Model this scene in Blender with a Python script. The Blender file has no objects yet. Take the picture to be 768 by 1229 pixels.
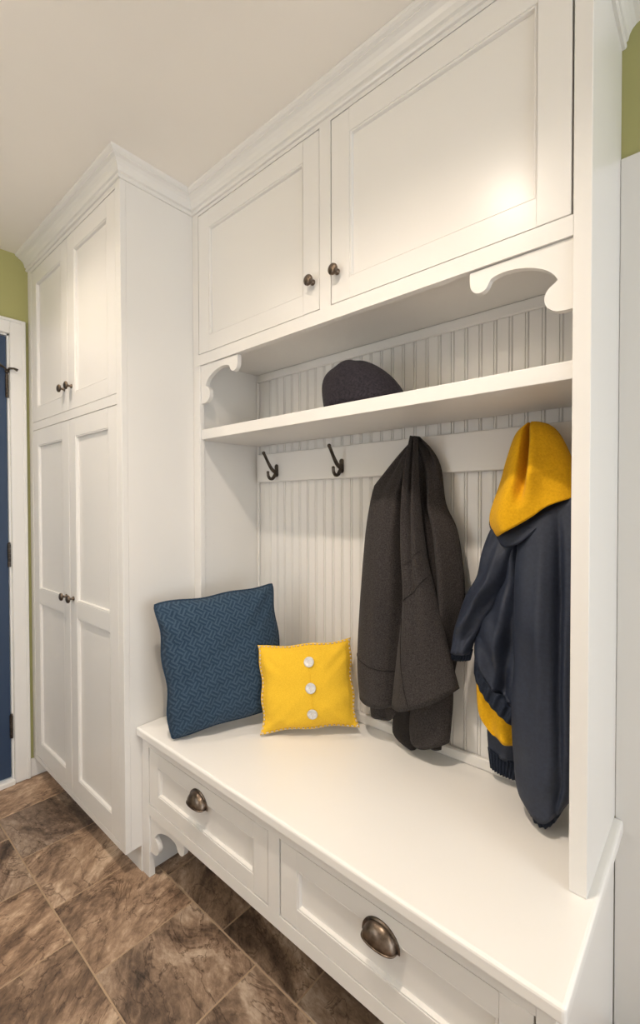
import bpy, bmesh, math, random
from mathutils import Vector, Matrix
random.seed(7)
C = bpy.context.scene.collection
S = bpy.context.scene

# ------------------------------------------------------------------ camera
def set_camera():
    cx, cy, cz = 0.18503, -1.31705, 1.28549
    yaw, pitch, roll, f = 0.719505, -0.016241, -0.001851, 546.278
    fw = Vector((-math.sin(yaw)*math.cos(pitch), math.cos(yaw)*math.cos(pitch), math.sin(pitch)))
    r = Vector((math.cos(yaw), math.sin(yaw), 0)); u = r.cross(fw)
    r2 = math.cos(roll)*r + math.sin(roll)*u; u2 = -math.sin(roll)*r + math.cos(roll)*u
    cam = bpy.data.cameras.new('camera'); o = bpy.data.objects.new('camera', cam); C.objects.link(o)
    cam.sensor_fit = 'VERTICAL'; cam.sensor_height = 36.0; cam.lens = 36.0*f/1229.0
    cam.clip_start = 0.02
    M = Matrix((r2, u2, -fw)).transposed().to_4x4(); M.translation = (cx, cy, cz)
    o.matrix_world = M
    S.camera = o
set_camera()
S.view_settings.view_transform = 'Standard'; S.view_settings.look = 'None'
S.view_settings.gamma = 1.0; S.view_settings.use_curve_mapping = False
S.view_settings.exposure = 0.90
# ------------------------------------------------------------------ daylight outside
W = bpy.data.worlds.new('daylight'); S.world = W; W.use_nodes = True
bg = W.node_tree.nodes['Background']; bg.inputs[0].default_value = (0.86, 0.93, 1.0, 1); bg.inputs[1].default_value = 2.9
LAMP_W = 39.0                      # each recessed ceiling lamp
LAMP_COL = (1.0, 0.86, 0.725)
FILL_GLOBE_E = 14.0                      # glow of the fill globe added on the ceiling behind the camera
LAMPS = [(-1.583, -1.03), (-0.395, -1.03), (1.981, -1.03)]
# room
XL, XR, YB, YF, ZC = -2.2585, 2.60, 0.0, -2.15, 2.44
GD = (-1.65, -0.95, 0.80, 1.75)    # fill-light window added in the wall behind the camera: x0,x1,z0,z1
WIN = (-1.95, -0.20, 0.35, 2.15)   # window opening in the right wall: y0,y1,z0,z1
def portal(name, w, h, loc, aim):
    l = bpy.data.lights.new(name, 'AREA'); l.shape = 'RECTANGLE'
    l.size = w; l.size_y = h; l.cycles.is_portal = True
    o = bpy.data.objects.new(name, l); C.objects.link(o)
    o.location = loc; o.rotation_euler = Vector(aim).to_track_quat('-Z', 'Y').to_euler()
portal('window_portal', WIN[1]-WIN[0], WIN[3]-WIN[2], (XR+0.11, (WIN[0]+WIN[1])/2, (WIN[2]+WIN[3])/2), (-1, 0, 0))
portal('fill_window_portal', GD[1]-GD[0], GD[3]-GD[2], ((GD[0]+GD[1])/2, YF-0.11, (GD[2]+GD[3])/2), (0, 1, 0))

# ------------------------------------------------------------------ materials
def nmat(name):
    m = bpy.data.materials.new(name); m.use_nodes = True
    nt = m.node_tree; b = nt.nodes['Principled BSDF']
    return m, nt, b
def noise(nt, scale, detail=3, rough=0.5, vec=None, dist=0):
    n = nt.nodes.new('ShaderNodeTexNoise'); n.inputs['Scale'].default_value = scale
    n.inputs['Detail'].default_value = detail; n.inputs['Roughness'].default_value = rough; n.inputs['Distortion'].default_value = dist
    if vec: nt.links.new(vec, n.inputs['Vector'])
    return n
def ramp(nt, fac, stops):
    r = nt.nodes.new('ShaderNodeValToRGB'); e = r.color_ramp.elements
    while len(e) < len(stops): e.new(0.5)
    for k, (p, c) in enumerate(stops): e[k].position = p; e[k].color = (*c, 1)
    nt.links.new(fac, r.inputs[0]); return r
def bump(nt, b, h, strength, dist=0.002):
    n = nt.nodes.new('ShaderNodeBump'); n.inputs['Strength'].default_value = strength; n.inputs['Distance'].default_value = dist
    nt.links.new(h, n.inputs['Height']); nt.links.new(n.outputs[0], b.inputs['Normal'])
def objco(nt): return nt.nodes.new('ShaderNodeTexCoord').outputs['Object']
def paint(name, col, rough=0.4, var=0.03, bscale=220, bstr=0.02, spec=0.5):
    m, nt, b = nmat(name); v = objco(nt)
    n = noise(nt, 3.0, 3, vec=v)
    r = ramp(nt, n.outputs[0], [(0.3, tuple(c*(1-var) for c in col)), (0.7, col)])
    nt.links.new(r.outputs[0], b.inputs['Base Color'])
    b.inputs['Roughness'].default_value = rough; b.inputs['Specular IOR Level'].default_value = spec
    n2 = noise(nt, bscale, 2, vec=v); bump(nt, b, n2.outputs[0], bstr, 0.001)
    return m
M = {}
M['white'] = paint('cabinet_paint', (0.80, 0.778, 0.742), 0.29, 0.015, 90, 0.015, 0.30)
M['top'] = paint('bench_top_paint', (0.87, 0.85, 0.815), 0.30, 0.015, 90, 0.015)
M['trim'] = paint('trim_paint', (0.80, 0.78, 0.745), 0.35, 0.02, 90, 0.015)
M['ceil'] = paint('ceiling_paint', (0.90, 0.85, 0.775), 0.9, 0.02, 250, 0.05)
M['green'] = paint('green_wall_paint', (0.40, 0.385, 0.155), 0.75, 0.05, 250, 0.06)
M['door'] = paint('navy_door_paint', (0.024, 0.048, 0.100), 0.5, 0.05, 150, 0.03)
M['gap'] = paint('dark_gap', (0.06, 0.05, 0.04), 0.8)
M['glassy'] = None
def mk_glass():
    m, nt, b = nmat('window_glass'); out = nt.nodes['Material Output']
    t = nt.nodes.new('ShaderNodeBsdfTransparent'); g = nt.nodes.new('ShaderNodeBsdfGlossy'); g.inputs['Roughness'].default_value = 0.02
    mx = nt.nodes.new('ShaderNodeMixShader'); mx.inputs[0].default_value = 0.06
    nt.links.new(t.outputs[0], mx.inputs[1]); nt.links.new(g.outputs[0], mx.inputs[2]); nt.links.new(mx.outputs[0], out.inputs[0]); return m
M['glass'] = mk_glass()
def metal(name, c1, c2, rough):
    m, nt, b = nmat(name); n = noise(nt, 60, 4, vec=objco(nt))
    r = ramp(nt, n.outputs[0], [(0.35, c1), (0.7, c2)]); nt.links.new(r.outputs[0], b.inputs['Base Color'])
    b.inputs['Metallic'].default_value = 0.9; b.inputs['Roughness'].default_value = rough; return m
M['bronze'] = metal('antique_bronze', (0.10, 0.075, 0.055), (0.26, 0.20, 0.155), 0.34)
M['iron'] = metal('dark_bronze_hook', (0.055, 0.045, 0.036), (0.13, 0.105, 0.085), 0.40)
def emis(name, col, s):
    m, nt, b = nmat(name); b.inputs['Emission Color'].default_value = (*col, 1); b.inputs['Emission Strength'].default_value = s; return m
M['lens'] = emis('lamp_lens', (1.0, 0.86, 0.72), 12.0)
M['opal'] = emis('fill_globe_glow', (1.0, 0.86, 0.73), FILL_GLOBE_E)
def mk_tile():
    m, nt, b = nmat('slate_tile'); v = objco(nt)
    oi = nt.nodes.new('ShaderNodeObjectInfo')
    vm = nt.nodes.new('ShaderNodeVectorMath'); vm.operation = 'SCALE'; vm.inputs[0].default_value = (37.0, 53.0, 11.0)
    nt.links.new(oi.outputs['Random'], vm.inputs['Scale'])
    rot = nt.nodes.new('ShaderNodeVectorRotate'); rot.rotation_type = 'Z_AXIS'
    mm = nt.nodes.new('ShaderNodeMath'); mm.operation = 'MULTIPLY_ADD'; mm.inputs[1].default_value = 1.6; mm.inputs[2].default_value = -0.2
    nt.links.new(oi.outputs['Random'], mm.inputs[0]); nt.links.new(mm.outputs[0], rot.inputs['Angle']); nt.links.new(v, rot.inputs['Vector'])
    add = nt.nodes.new('ShaderNodeVectorMath'); nt.links.new(rot.outputs[0], add.inputs[0]); nt.links.new(vm.outputs[0], add.inputs[1])
    mp = nt.nodes.new('ShaderNodeMapping'); mp.inputs['Scale'].default_value = (1.0, 1.9, 1.0); nt.links.new(add.outputs[0], mp.inputs[0])
    n1 = noise(nt, 3.4, 9, 0.66, mp.outputs[0], 0.9)
    n2 = noise(nt, 30, 8, 0.75, mp.outputs[0], 0.4)
    mix = nt.nodes.new('ShaderNodeMix'); mix.data_type = 'FLOAT'; mix.inputs[0].default_value = 0.33
    nt.links.new(n1.outputs[0], mix.inputs[2]); nt.links.new(n2.outputs[0], mix.inputs[3])
    col = ramp(nt, mix.outputs[0], [(0.36, (0.042, 0.028, 0.020)), (0.45, (0.165, 0.108, 0.072)), (0.53, (0.335, 0.232, 0.158)), (0.63, (0.60, 0.47, 0.35))])
    # thin dark cleft veins
    n3 = noise(nt, 3.0, 5, 0.55, mp.outputs[0], 2.4)
    a = nt.nodes.new('ShaderNodeMath'); a.operation = 'SUBTRACT'; a.inputs[1].default_value = 0.5; nt.links.new(n3.outputs[0], a.inputs[0])
    ab = nt.nodes.new('ShaderNodeMath'); ab.operation = 'ABSOLUTE'; nt.links.new(a.outputs[0], ab.inputs[0])
    vr = ramp(nt, ab.outputs[0], [(0.0, (0.30, 0.25, 0.22)), (0.014, (1, 1, 1))])
    mul = nt.nodes.new('ShaderNodeMix'); mul.data_type = 'RGBA'; mul.blend_type = 'MULTIPLY'; mul.inputs[0].default_value = 0.85
    nt.links.new(col.outputs[0], mul.inputs[6]); nt.links.new(vr.outputs[0], mul.inputs[7])
    # per tile tone
    tr = ramp(nt, oi.outputs['Random'], [(0.0, (0.72, 0.72, 0.74)), (0.5, (1.0, 0.98, 0.96)), (1.0, (1.18, 1.10, 1.02))])
    m2 = nt.nodes.new('ShaderNodeMix'); m2.data_type = 'RGBA'; m2.blend_type = 'MULTIPLY'; m2.inputs[0].default_value = 1.0
    nt.links.new(mul.outputs[2], m2.inputs[6]); nt.links.new(tr.outputs[0], m2.inputs[7])
    nt.links.new(m2.outputs[2], b.inputs['Base Color'])
    b.inputs['Roughness'].default_value = 0.42
    bump(nt, b, mix.outputs[0], 0.35, 0.004)
    return m
M['tile'] = mk_tile()
M['grout'] = paint('tan_grout', (0.44, 0.315, 0.205), 0.9, 0.15, 400, 0.3)
def fabric(name, dark, light, scale, rough=0.9, sheen=0.3, bstr=0.3, wscale=None):
    m, nt, b = nmat(name); v = objco(nt)
    n = noise(nt, scale, 4, 0.7, v); r = ramp(nt, n.outputs[0], [(0.32, dark), (0.68, light)])
    nt.links.new(r.outputs[0], b.inputs['Base Color'])
    b.inputs['Roughness'].default_value = rough; b.inputs['Sheen Weight'].default_value = sheen; b.inputs['Specular IOR Level'].default_value = 0.2
    bump(nt, b, n.outputs[0], bstr, 0.0015); return m
M['wool'] = fabric('charcoal_wool', (0.015, 0.013, 0.013), (0.066, 0.057, 0.055), 300, 0.95, 0.04, 0.35)
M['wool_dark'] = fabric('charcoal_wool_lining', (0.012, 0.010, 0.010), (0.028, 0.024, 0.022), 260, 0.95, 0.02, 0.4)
M['hatwool'] = fabric('dark_cap_wool', (0.012, 0.010, 0.014), (0.036, 0.031, 0.038), 160, 0.95, 0.02, 0.5)
M['nylon'] = fabric('navy_nylon', (0.018, 0.024, 0.042), (0.028, 0.036, 0.060), 120, 0.58, 0.0, 0.08)
M['nylon'].node_tree.nodes['Principled BSDF'].inputs['Specular IOR Level'].default_value = 0.38
M['rib'] = fabric('navy_elastic', (0.012, 0.017, 0.030), (0.022, 0.030, 0.050), 160, 0.7, 0.0, 0.1)
M['fleece'] = fabric('yellow_fleece', (0.66, 0.34, 0.006), (0.80, 0.44, 0.012), 180, 0.95, 0.05, 0.4)
def mk_linen():
    m = fabric('yellow_linen', (0.72, 0.42, 0.022), (0.84, 0.53, 0.04), 300, 0.9, 0.05, 0.25); return m
M['linen'] = mk_linen()
M['thread'] = fabric('cream_thread', (0.62, 0.50, 0.36), (0.72, 0.62, 0.48), 300, 0.9)
M['seam'] = fabric('dark_seam', (0.010, 0.009, 0.009), (0.020, 0.017, 0.016), 300, 0.95, 0.1)
def mk_pearl():
    m, nt, b = nmat('pearl_button'); n = noise(nt, 70, 3, vec=objco(nt), dist=1.5)
    r = ramp(nt, n.outputs[0], [(0.3, (0.50, 0.48, 0.46)), (0.7, (0.74, 0.73, 0.71))]); nt.links.new(r.outputs[0], b.inputs['Base Color'])
    b.inputs['Roughness'].default_value = 0.2; return m
M['pearl'] = mk_pearl()
def mk_weave():
    # woven indigo matelasse: diamond/basket relief with paler raised threads
    m, nt, b = nmat('indigo_weave'); uv = nt.nodes.new('ShaderNodeTexCoord').outputs['UV']
    mp = nt.nodes.new('ShaderNodeMapping'); mp.inputs['Rotation'].default_value = (0, 0, math.radians(35)); mp.inputs['Scale'].default_value = (19, 19, 1)
    nt.links.new(uv, mp.inputs[0])
    nz = noise(nt, 6, 2, vec=mp.outputs[0])
    addv = nt.nodes.new('ShaderNodeMix'); addv.data_type = 'VECTOR'; addv.inputs[0].default_value = 0.06
    nt.links.new(mp.outputs[0], addv.inputs[4]); nt.links.new(nz.outputs['Color'], addv.inputs[5])
    ck = nt.nodes.new('ShaderNodeTexChecker'); ck.inputs['Scale'].default_value = 1.0; nt.links.new(addv.outputs[1], ck.inputs[0])
    def wave(d):
        w = nt.nodes.new('ShaderNodeTexWave'); w.bands_direction = d; w.inputs['Scale'].default_value = 0.62; w.inputs['Distortion'].default_value = 1.0
        w.inputs['Detail Scale'].default_value = 3
        nt.links.new(addv.outputs[1], w.inputs['Vector']); return w
    wx, wy = wave('X'), wave('Y')
    mx = nt.nodes.new('ShaderNodeMix'); mx.data_type = 'FLOAT'; nt.links.new(ck.outputs['Fac'], mx.inputs[0])
    nt.links.new(wx.outputs['Fac'], mx.inputs[2]); nt.links.new(wy.outputs['Fac'], mx.inputs[3])
    n2 = noise(nt, 150, 3, 0.7, uv)
    ad = nt.nodes.new('ShaderNodeMath'); ad.operation = 'MULTIPLY_ADD'; ad.inputs[1].default_value = 0.40; nt.links.new(mx.outputs[0], ad.inputs[0])
    hf = nt.nodes.new('ShaderNodeMath'); hf.operation = 'MULTIPLY'; hf.inputs[1].default_value = 0.72; nt.links.new(n2.outputs[0], hf.inputs[0])
    nt.links.new(hf.outputs[0], ad.inputs[2])
    r = ramp(nt, ad.outputs[0], [(0.30, (0.017, 0.036, 0.064)), (0.55, (0.027, 0.054, 0.091)), (0.82, (0.060, 0.096, 0.140))])
    nt.links.new(r.outputs[0], b.inputs['Base Color']); b.inputs['Roughness'].default_value = 0.9; b.inputs['Sheen Weight'].default_value = 0.04
    b.inputs['Specular IOR Level'].default_value = 0.2
    bump(nt, b, ad.outputs[0], 0.6, 0.003); return m
M['weave'] = mk_weave()

# ------------------------------------------------------------------ helpers
WL = {}                                   # world origin of each object
def org(o): return WL.get(o.name, Vector((0, 0, 0)))
def tag(o, label=None, cat=None, group=None, kind=None):
    if label: o['label'] = label
    if cat: o['category'] = cat
    if group: o['group'] = group
    if kind: o['kind'] = kind
    return o
def thing(name, label, cat, loc, group=None):
    o = bpy.data.objects.new(name, None); C.objects.link(o); o.location = loc; o.empty_display_size = 0.05
    WL[o.name] = Vector(loc); return tag(o, label, cat, group)
def link(name, me, parent=None, at=None):
    """link mesh data; 'at' is the world position of the mesh's own origin"""
    o = bpy.data.objects.new(name, me); C.objects.link(o); at = Vector(at or (0, 0, 0))
    if parent is not None: o.parent = parent; o.location = at-org(parent)
    else: o.location = at
    WL[o.name] = at; return o
def tomesh(name, bm, mat, shift=(0, 0, 0), smooth=False, recalc=True):
    if recalc: bmesh.ops.recalc_face_normals(bm, faces=bm.faces)
    if any(shift): bmesh.ops.translate(bm, verts=bm.verts, vec=-Vector(shift))
    me = bpy.data.meshes.new(name); bm.to_mesh(me); bm.free(); me.materials.append(mat)
    if smooth:
        for p in me.polygons: p.use_smooth = True
    return me
def obj(name, bm, mat, parent=None, smooth=False, at=None):
    """mesh given in world coordinates"""
    if at is None:
        if parent is not None: at = org(parent)
        else:
            xs = [v.co for v in bm.verts]
            at = Vector(((min(c.x for c in xs)+max(c.x for c in xs))/2, (min(c.y for c in xs)+max(c.y for c in xs))/2, min(c.z for c in xs)))
    me = tomesh(name, bm, mat, at, smooth); return link(name, me, parent, at)
def struct(name, bm, mat, parent=None):
    o = obj(name, bm, mat, parent)
    if parent is None: o['kind'] = 'structure'
    return o
def bx(bm, x0, x1, y0, y1, z0, z1, bev=0.0, seg=1):
    v = [bm.verts.new(p) for p in ((x0,y0,z0),(x1,y0,z0),(x1,y1,z0),(x0,y1,z0),(x0,y0,z1),(x1,y0,z1),(x1,y1,z1),(x0,y1,z1))]
    fs = [bm.faces.new([v[i] for i in q]) for q in ((3,2,1,0),(4,5,6,7),(0,1,5,4),(1,2,6,5),(2,3,7,6),(3,0,4,7))]
    if bev > 0:
        es = list({e for f in fs for e in f.edges})
        bmesh.ops.bevel(bm, geom=es, offset=bev, segments=seg, affect='EDGES', profile=0.5, clamp_overlap=True)
    return bm
def box(*a, **k): return bx(bmesh.new(), *a, **k)
def prism(bm, pts, axis, a0, a1, bev=0.0):
    """extrude a 2D outline along an axis; pts are the two other coordinates in order"""
    def P(p, a):
        if axis == 'x': return (a, p[0], p[1])
        if axis == 'y': return (p[0], a, p[1])
        return (p[0], p[1], a)
    A = [bm.verts.new(P(p, a0)) for p in pts]; B = [bm.verts.new(P(p, a1)) for p in pts]; n = len(pts)
    f0 = bm.faces.new(A); f1 = bm.faces.new(B[::-1]); caps = [f0, f1]
    for i in range(n): bm.faces.new((A[i], B[i], B[(i+1) % n], A[(i+1) % n]))
    if bev > 0:
        es = list(set(f0.edges) | set(f1.edges))
        bmesh.ops.bevel(bm, geom=es, offset=bev, segments=2, affect='EDGES', profile=0.5, clamp_overlap=True)
    bmesh.ops.triangulate(bm, faces=[f for f in bm.faces if len(f.verts) > 4], ngon_method='EAR_CLIP')
    return bm
def lathe(bm, prof, org_, axis, n=20):
    """prof: (r, h) pairs along the axis from org_"""
    axis = Vector(axis).normalized(); a = axis.orthogonal().normalized(); b = axis.cross(a); rings = []
    for r, h in prof:
        c = Vector(org_)+axis*h
        rings.append([bm.verts.new(c+(a*math.cos(2*math.pi*k/n)+b*math.sin(2*math.pi*k/n))*max(r, 1e-5)) for k in range(n)])
    for i in range(len(rings)-1):
        for k in range(n): bm.faces.new((rings[i][k], rings[i][(k+1) % n], rings[i+1][(k+1) % n], rings[i+1][k]))
    bm.faces.new(rings[0][::-1]); bm.faces.new(rings[-1]); return bm
def tube(bm, pts, rad, n=8):
    pts = [Vector(p) for p in pts]; rings = []; rad = rad if isinstance(rad, (list, tuple)) else [rad]*len(pts)
    prev = None
    for i, p in enumerate(pts):
        t = (pts[min(i+1, len(pts)-1)]-pts[max(i-1, 0)]).normalized()
        a = t.orthogonal().normalized() if prev is None else (prev-t*prev.dot(t)).normalized()
        prev = a; b = t.cross(a)
        rings.append([bm.verts.new(p+(a*math.cos(2*math.pi*k/n)+b*math.sin(2*math.pi*k/n))*rad[i]) for k in range(n)])
    for i in range(len(rings)-1):
        for k in range(n): bm.faces.new((rings[i][k], rings[i][(k+1) % n], rings[i+1][(k+1) % n], rings[i+1][k]))
    bm.faces.new(rings[0][::-1]); bm.faces.new(rings[-1]); return bm
def catmull(pts, m=6):
    P = [Vector(p) for p in pts]; out = []
    for i in range(len(P)-1):
        p0 = P[max(i-1, 0)]; p1 = P[i]; p2 = P[i+1]; p3 = P[min(i+2, len(P)-1)]
        for k in range(m):
            t = k/m
            out.append(0.5*((2*p1)+(p2-p0)*t+(2*p0-5*p1+4*p2-p3)*t*t+(3*p1-p0-3*p2+p3)*t*t*t))
    out.append(P[-1]); return out

# ------------------------------------------------------------------ room shell
fl = struct('floor', box(XL-.1, XR+.1, YF-.1, YB+.1, -.06, -.0016), M['grout'])
TP = 0.31; J = 0.0045
tile_cache = {}
def tile(x0, x1, y0, y1):
    w, d = x1-x0, y1-y0
    key = (round(w, 3), round(d, 3))
    if key not in tile_cache:
        tile_cache[key] = tomesh('tile', box(-w/2, w/2, -d/2, d/2, -.006, .0, bev=.0015), M['tile'])
    link('tile', tile_cache[key], fl, ((x0+x1)/2, (y0+y1)/2, 0.0))
for r in range(-6, 2):
    y0, y1 = -.494+r*TP, -.494+(r+1)*TP
    off = -.777 if r % 2 else -.932       # running bond: rows shift by half a tile
    for k in range(-6, 13):
        x0 = off+k*TP; x1 = x0+TP
        a, b, c, d = max(x0, XL)+J/2, min(x1, XR)-J/2, max(y0, YF)+J/2, min(y1, YB)-J/2
        if b-a > .02 and d-c > .02: tile(a, b, c, d)
struct('ceiling', box(XL-.1, XR+.1, YF-.1, YB+.1, ZC, ZC+.1), M['ceil'])
wb = struct('wall_back', box(XL-.1, XR+.1, YB, YB+.1, 0, ZC), M['green'])
WT = 2.112
for k in range(28):                       # tongue-and-groove wainscot on the right stretch of the wall
    x0 = 0.0005+k*.0925
    if x0 > XR-.02: break
    obj('wainscot_board', box(x0, min(x0+.0925, XR), -.010, -.0005, .0, WT, bev=.0016), M['trim'], wb)
bm = bmesh.new()
bx(bm, XL-.1, GD[0], YF-.1, YF, 0, ZC); bx(bm, GD[1], XR+.1, YF-.1, YF, 0, ZC); bx(bm, GD[0], GD[1], YF-.1, YF, GD[3], ZC); bx(bm, GD[0], GD[1], YF-.1, YF, 0, GD[2])
wf = struct('wall_front', bm, M['green'])
bm = bmesh.new()                          # small two-light window added unseen behind the camera to fill the lower fronts
for a in ((GD[0], GD[0]+.07, GD[2], GD[3]), (GD[1]-.07, GD[1], GD[2], GD[3]), (GD[0]+.07, GD[1]-.07, GD[3]-.08, GD[3]), (GD[0]+.07, GD[1]-.07, GD[2], GD[2]+.08)):
    bx(bm, a[0], a[1], YF-.07, YF-.03, a[2], a[3], bev=.003)
gz = (GD[2]+GD[3])/2; bx(bm, GD[0]+.07, GD[1]-.07, YF-.06, YF-.04, gz-.011, gz+.011)
d2 = struct('fill_window', bm, M['trim'])
for z0, z1 in ((GD[2]+.08, gz-.011), (gz+.011, GD[3]-.08)): obj('pane', box(GD[0]+.07, GD[1]-.07, YF-.052, YF-.048, z0, z1), M['glass'], d2)
bm = bmesh.new()
for a in ((GD[0]-.07, GD[0], GD[2]-.07, GD[3]+.07), (GD[1], GD[1]+.07, GD[2]-.07, GD[3]+.07), (GD[0], GD[1], GD[3], GD[3]+.07), (GD[0], GD[1], GD[2]-.07, GD[2])): bx(bm, a[0], a[1], YF, YF+.018, a[2], a[3], bev=.003)
struct('fill_window_trim', bm, M['trim'])
for k in range(53):
    x0 = XL+k*.0925
    if x0 > XR-.02: break
    x1 = min(x0+.0925, XR)
    ov = x1 > GD[0]-.07 and x0 < GD[1]+.07
    for z0, z1 in (((0, GD[2]-.071), (GD[3]+.071, WT)) if ov else ((0, WT),)):
        obj('wainscot_board', box(x0, x1, YF+.0005, YF+.010, z0, z1, bev=.0016), M['trim'], wf)
bm = bmesh.new()
bx(bm, XR, XR+.1, YF, WIN[0], 0, ZC); bx(bm, XR, XR+.1, WIN[1], YB, 0, ZC); bx(bm, XR, XR+.1, WIN[0], WIN[1], 0, WIN[2]); bx(bm, XR, XR+.1, WIN[0], WIN[1], WIN[3], ZC)
struct('wall_right', bm, M['green'])
bm = bmesh.new()
for a in ((WIN[0]-.07, WIN[0], WIN[2]-.07, WIN[3]+.07), (WIN[1], WIN[1]+.07, WIN[2]-.07, WIN[3]+.07), (WIN[0], WIN[1], WIN[3], WIN[3]+.07), (WIN[0], WIN[1], WIN[2]-.07, WIN[2])):
    bx(bm, XR-.018, XR, *a, bev=.003)
ym = (WIN[0]+WIN[1])/2; zm = (WIN[2]+WIN[3])/2
bx(bm, XR+.03, XR+.06, ym-.02, ym+.02, WIN[2], WIN[3]); bx(bm, XR+.03, XR+.06, WIN[0], WIN[1], zm-.02, zm+.02)
w1 = struct('window_1', bm, M['trim'])
obj('pane', box(XR+.043, XR+.047, WIN[0], WIN[1], WIN[2], WIN[3]), M['glass'], w1)
# end wall on the left with the blue door
DY1, DY0, DZ = -.680, -1.55, 2.066        # door opening
bm = bmesh.new()
bx(bm, XL-.1, XL, DY1, YB, 0, ZC); bx(bm, XL-.1, XL, YF, DY0, 0, ZC); bx(bm, XL-.1, XL, DY0, DY1, DZ, ZC)
struct('wall_left', bm, M['green'])
bm = bmesh.new()                          # casing with a back-band bead
CT = .016
bx(bm, XL, XL+CT, DY1, DY1+.062, 0, DZ+.068, bev=.003); bx(bm, XL, XL+CT, DY0-.062, DY0, 0, DZ+.068, bev=.003)
bx(bm, XL, XL+CT, DY0, DY1, DZ, DZ+.068, bev=.003)
bx(bm, XL, XL+CT+.004, DY1+.048, DY1+.062, 0, DZ+.068, bev=.002); bx(bm, XL, XL+CT+.004, DY0, DY1+.048, DZ+.054, DZ+.068, bev=.002)
bx(bm, XL-.1, XL+.001, DY1-.008, DY1, 0, DZ); bx(bm, XL-.1, XL+.001, DY0, DY0+.008, 0, DZ); bx(bm, XL-.1, XL+.001, DY0, DY1, DZ-.008, DZ)
struct('trim_1', bm, M['trim'])
bm = box(XL-.1, XL+.022, DY0, DY1, -.003, .022, bev=.004)
struct('trim_2', bm, M['trim'])            # threshold
struct('baseboard_left', box(XL, XL+.012, DY1+.063, -.45, 0, .085, bev=.002), M['trim'])
d1 = struct('door_1', box(XL-.046, XL-.004, DY0+.011, DY1-.011, .030, DZ-.011, bev=.002), M['door'])
for z0, z1 in ((1.775, 1.88), (1.003, 1.107), (.213, .317)):
    bm = bmesh.new()
    yy = DY1-.010
    for k in range(5):
        h = (z1-z0)/5
        lathe(bm, [(.0062, 0), (.0062, h-.0012)], (XL+.004, yy, z0+k*h), (0, 0, 1), 12)
    lathe(bm, [(.0045, 0), (.006, .004), (.003, .009)], (XL+.004, yy, z1), (0, 0, 1), 10)
    bx(bm, XL-.004, XL-.0015, yy-.006, yy, z0, z1)
    obj('hinge', bm, M['iron'], d1)
bm = bmesh.new()                           # hinge-pin door stop on the top hinge
tube(bm, [(XL+.006, DY1-.010, 1.895), (XL+.020, DY1-.005, 1.905), (XL+.034, DY1+.010, 1.905), (XL+.040, DY1+.022, 1.898)], [.005, .005, .0045, .007], 8)
tube(bm, [(XL+.006, DY1-.010, 1.895), (XL+.022, DY1-.025, 1.905), (XL+.030, DY1-.050, 1.915)], [.005, .0045, .007], 8)
lathe(bm, [(.009, 0), (.009, .012)], (XL+.004, DY1-.010, 1.889), (0, 0, 1), 12)
obj('door_stop', bm, M['iron'], d1)
# recessed ceiling lamps (their own light sits in each lamp)
LN = ['in front of the tall cabinet', 'in front of the bench', 'near the window']
for (x, y), nm in zip(LAMPS, LN):
    t = thing('ceiling_lamp', 'round white recessed ceiling lamp '+nm, 'lamp', (x, y, ZC-.012), 'recessed ceiling lamps')
    bm = bmesh.new(); n = 32; prof = [(.075, .0), (.092, .004), (.095, .012), (.066, .012), (.062, .006)]
    rings = [[bm.verts.new((x+r*math.cos(2*math.pi*k/n), y+r*math.sin(2*math.pi*k/n), ZC-.012+h)) for k in range(n)] for r, h in prof]
    for i in range(5):
        for k in range(n): bm.faces.new((rings[i][k], rings[i][(k+1) % n], rings[(i+1) % 5][(k+1) % n], rings[(i+1) % 5][k]))
    obj('trim_ring', bm, M['trim'], t, True)
    obj('lens', lathe(bmesh.new(), [(.064, .006), (.064, .011)], (x, y, ZC-.012), (0, 0, 1), 32), M['lens'], t)
    l = bpy.data.lights.new('bulb', 'SPOT'); l.shadow_soft_size = .028; l.energy = LAMP_W*(.34 if x < -1 else .60 if x > 1 else 1.0); l.color = LAMP_COL; l.spot_size = math.radians(139); l.spot_blend = 1.0
    o = bpy.data.objects.new('bulb', l); C.objects.link(o); o.parent = t; o.location = (0, 0, -.004)

def fill_globe(x, y):  # added unseen fill light for the ceiling and cabinet fronts
    t = thing('fill_globe', 'added fill light, a glowing globe on the ceiling behind the camera', 'lamp', (x, y, ZC-.26))
    obj('canopy', lathe(bmesh.new(), [(.062, 0), (.062, .012), (.050, .022), (.020, .028), (.016, .060), (.034, .066), (.034, .080)], (x, y, ZC-.0005), (0, 0, -1), 28), M['bronze'], t, True)
    prof = [(.105*math.sin(math.pi*k/16), -.105*math.cos(math.pi*k/16)) for k in range(1, 15)]
    g_ = obj('globe', lathe(bmesh.new(), prof, (x, y, ZC-.160), (0, 0, 1), 32), M['opal'], t, True)
fill_globe(-0.90, -1.85)
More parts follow.
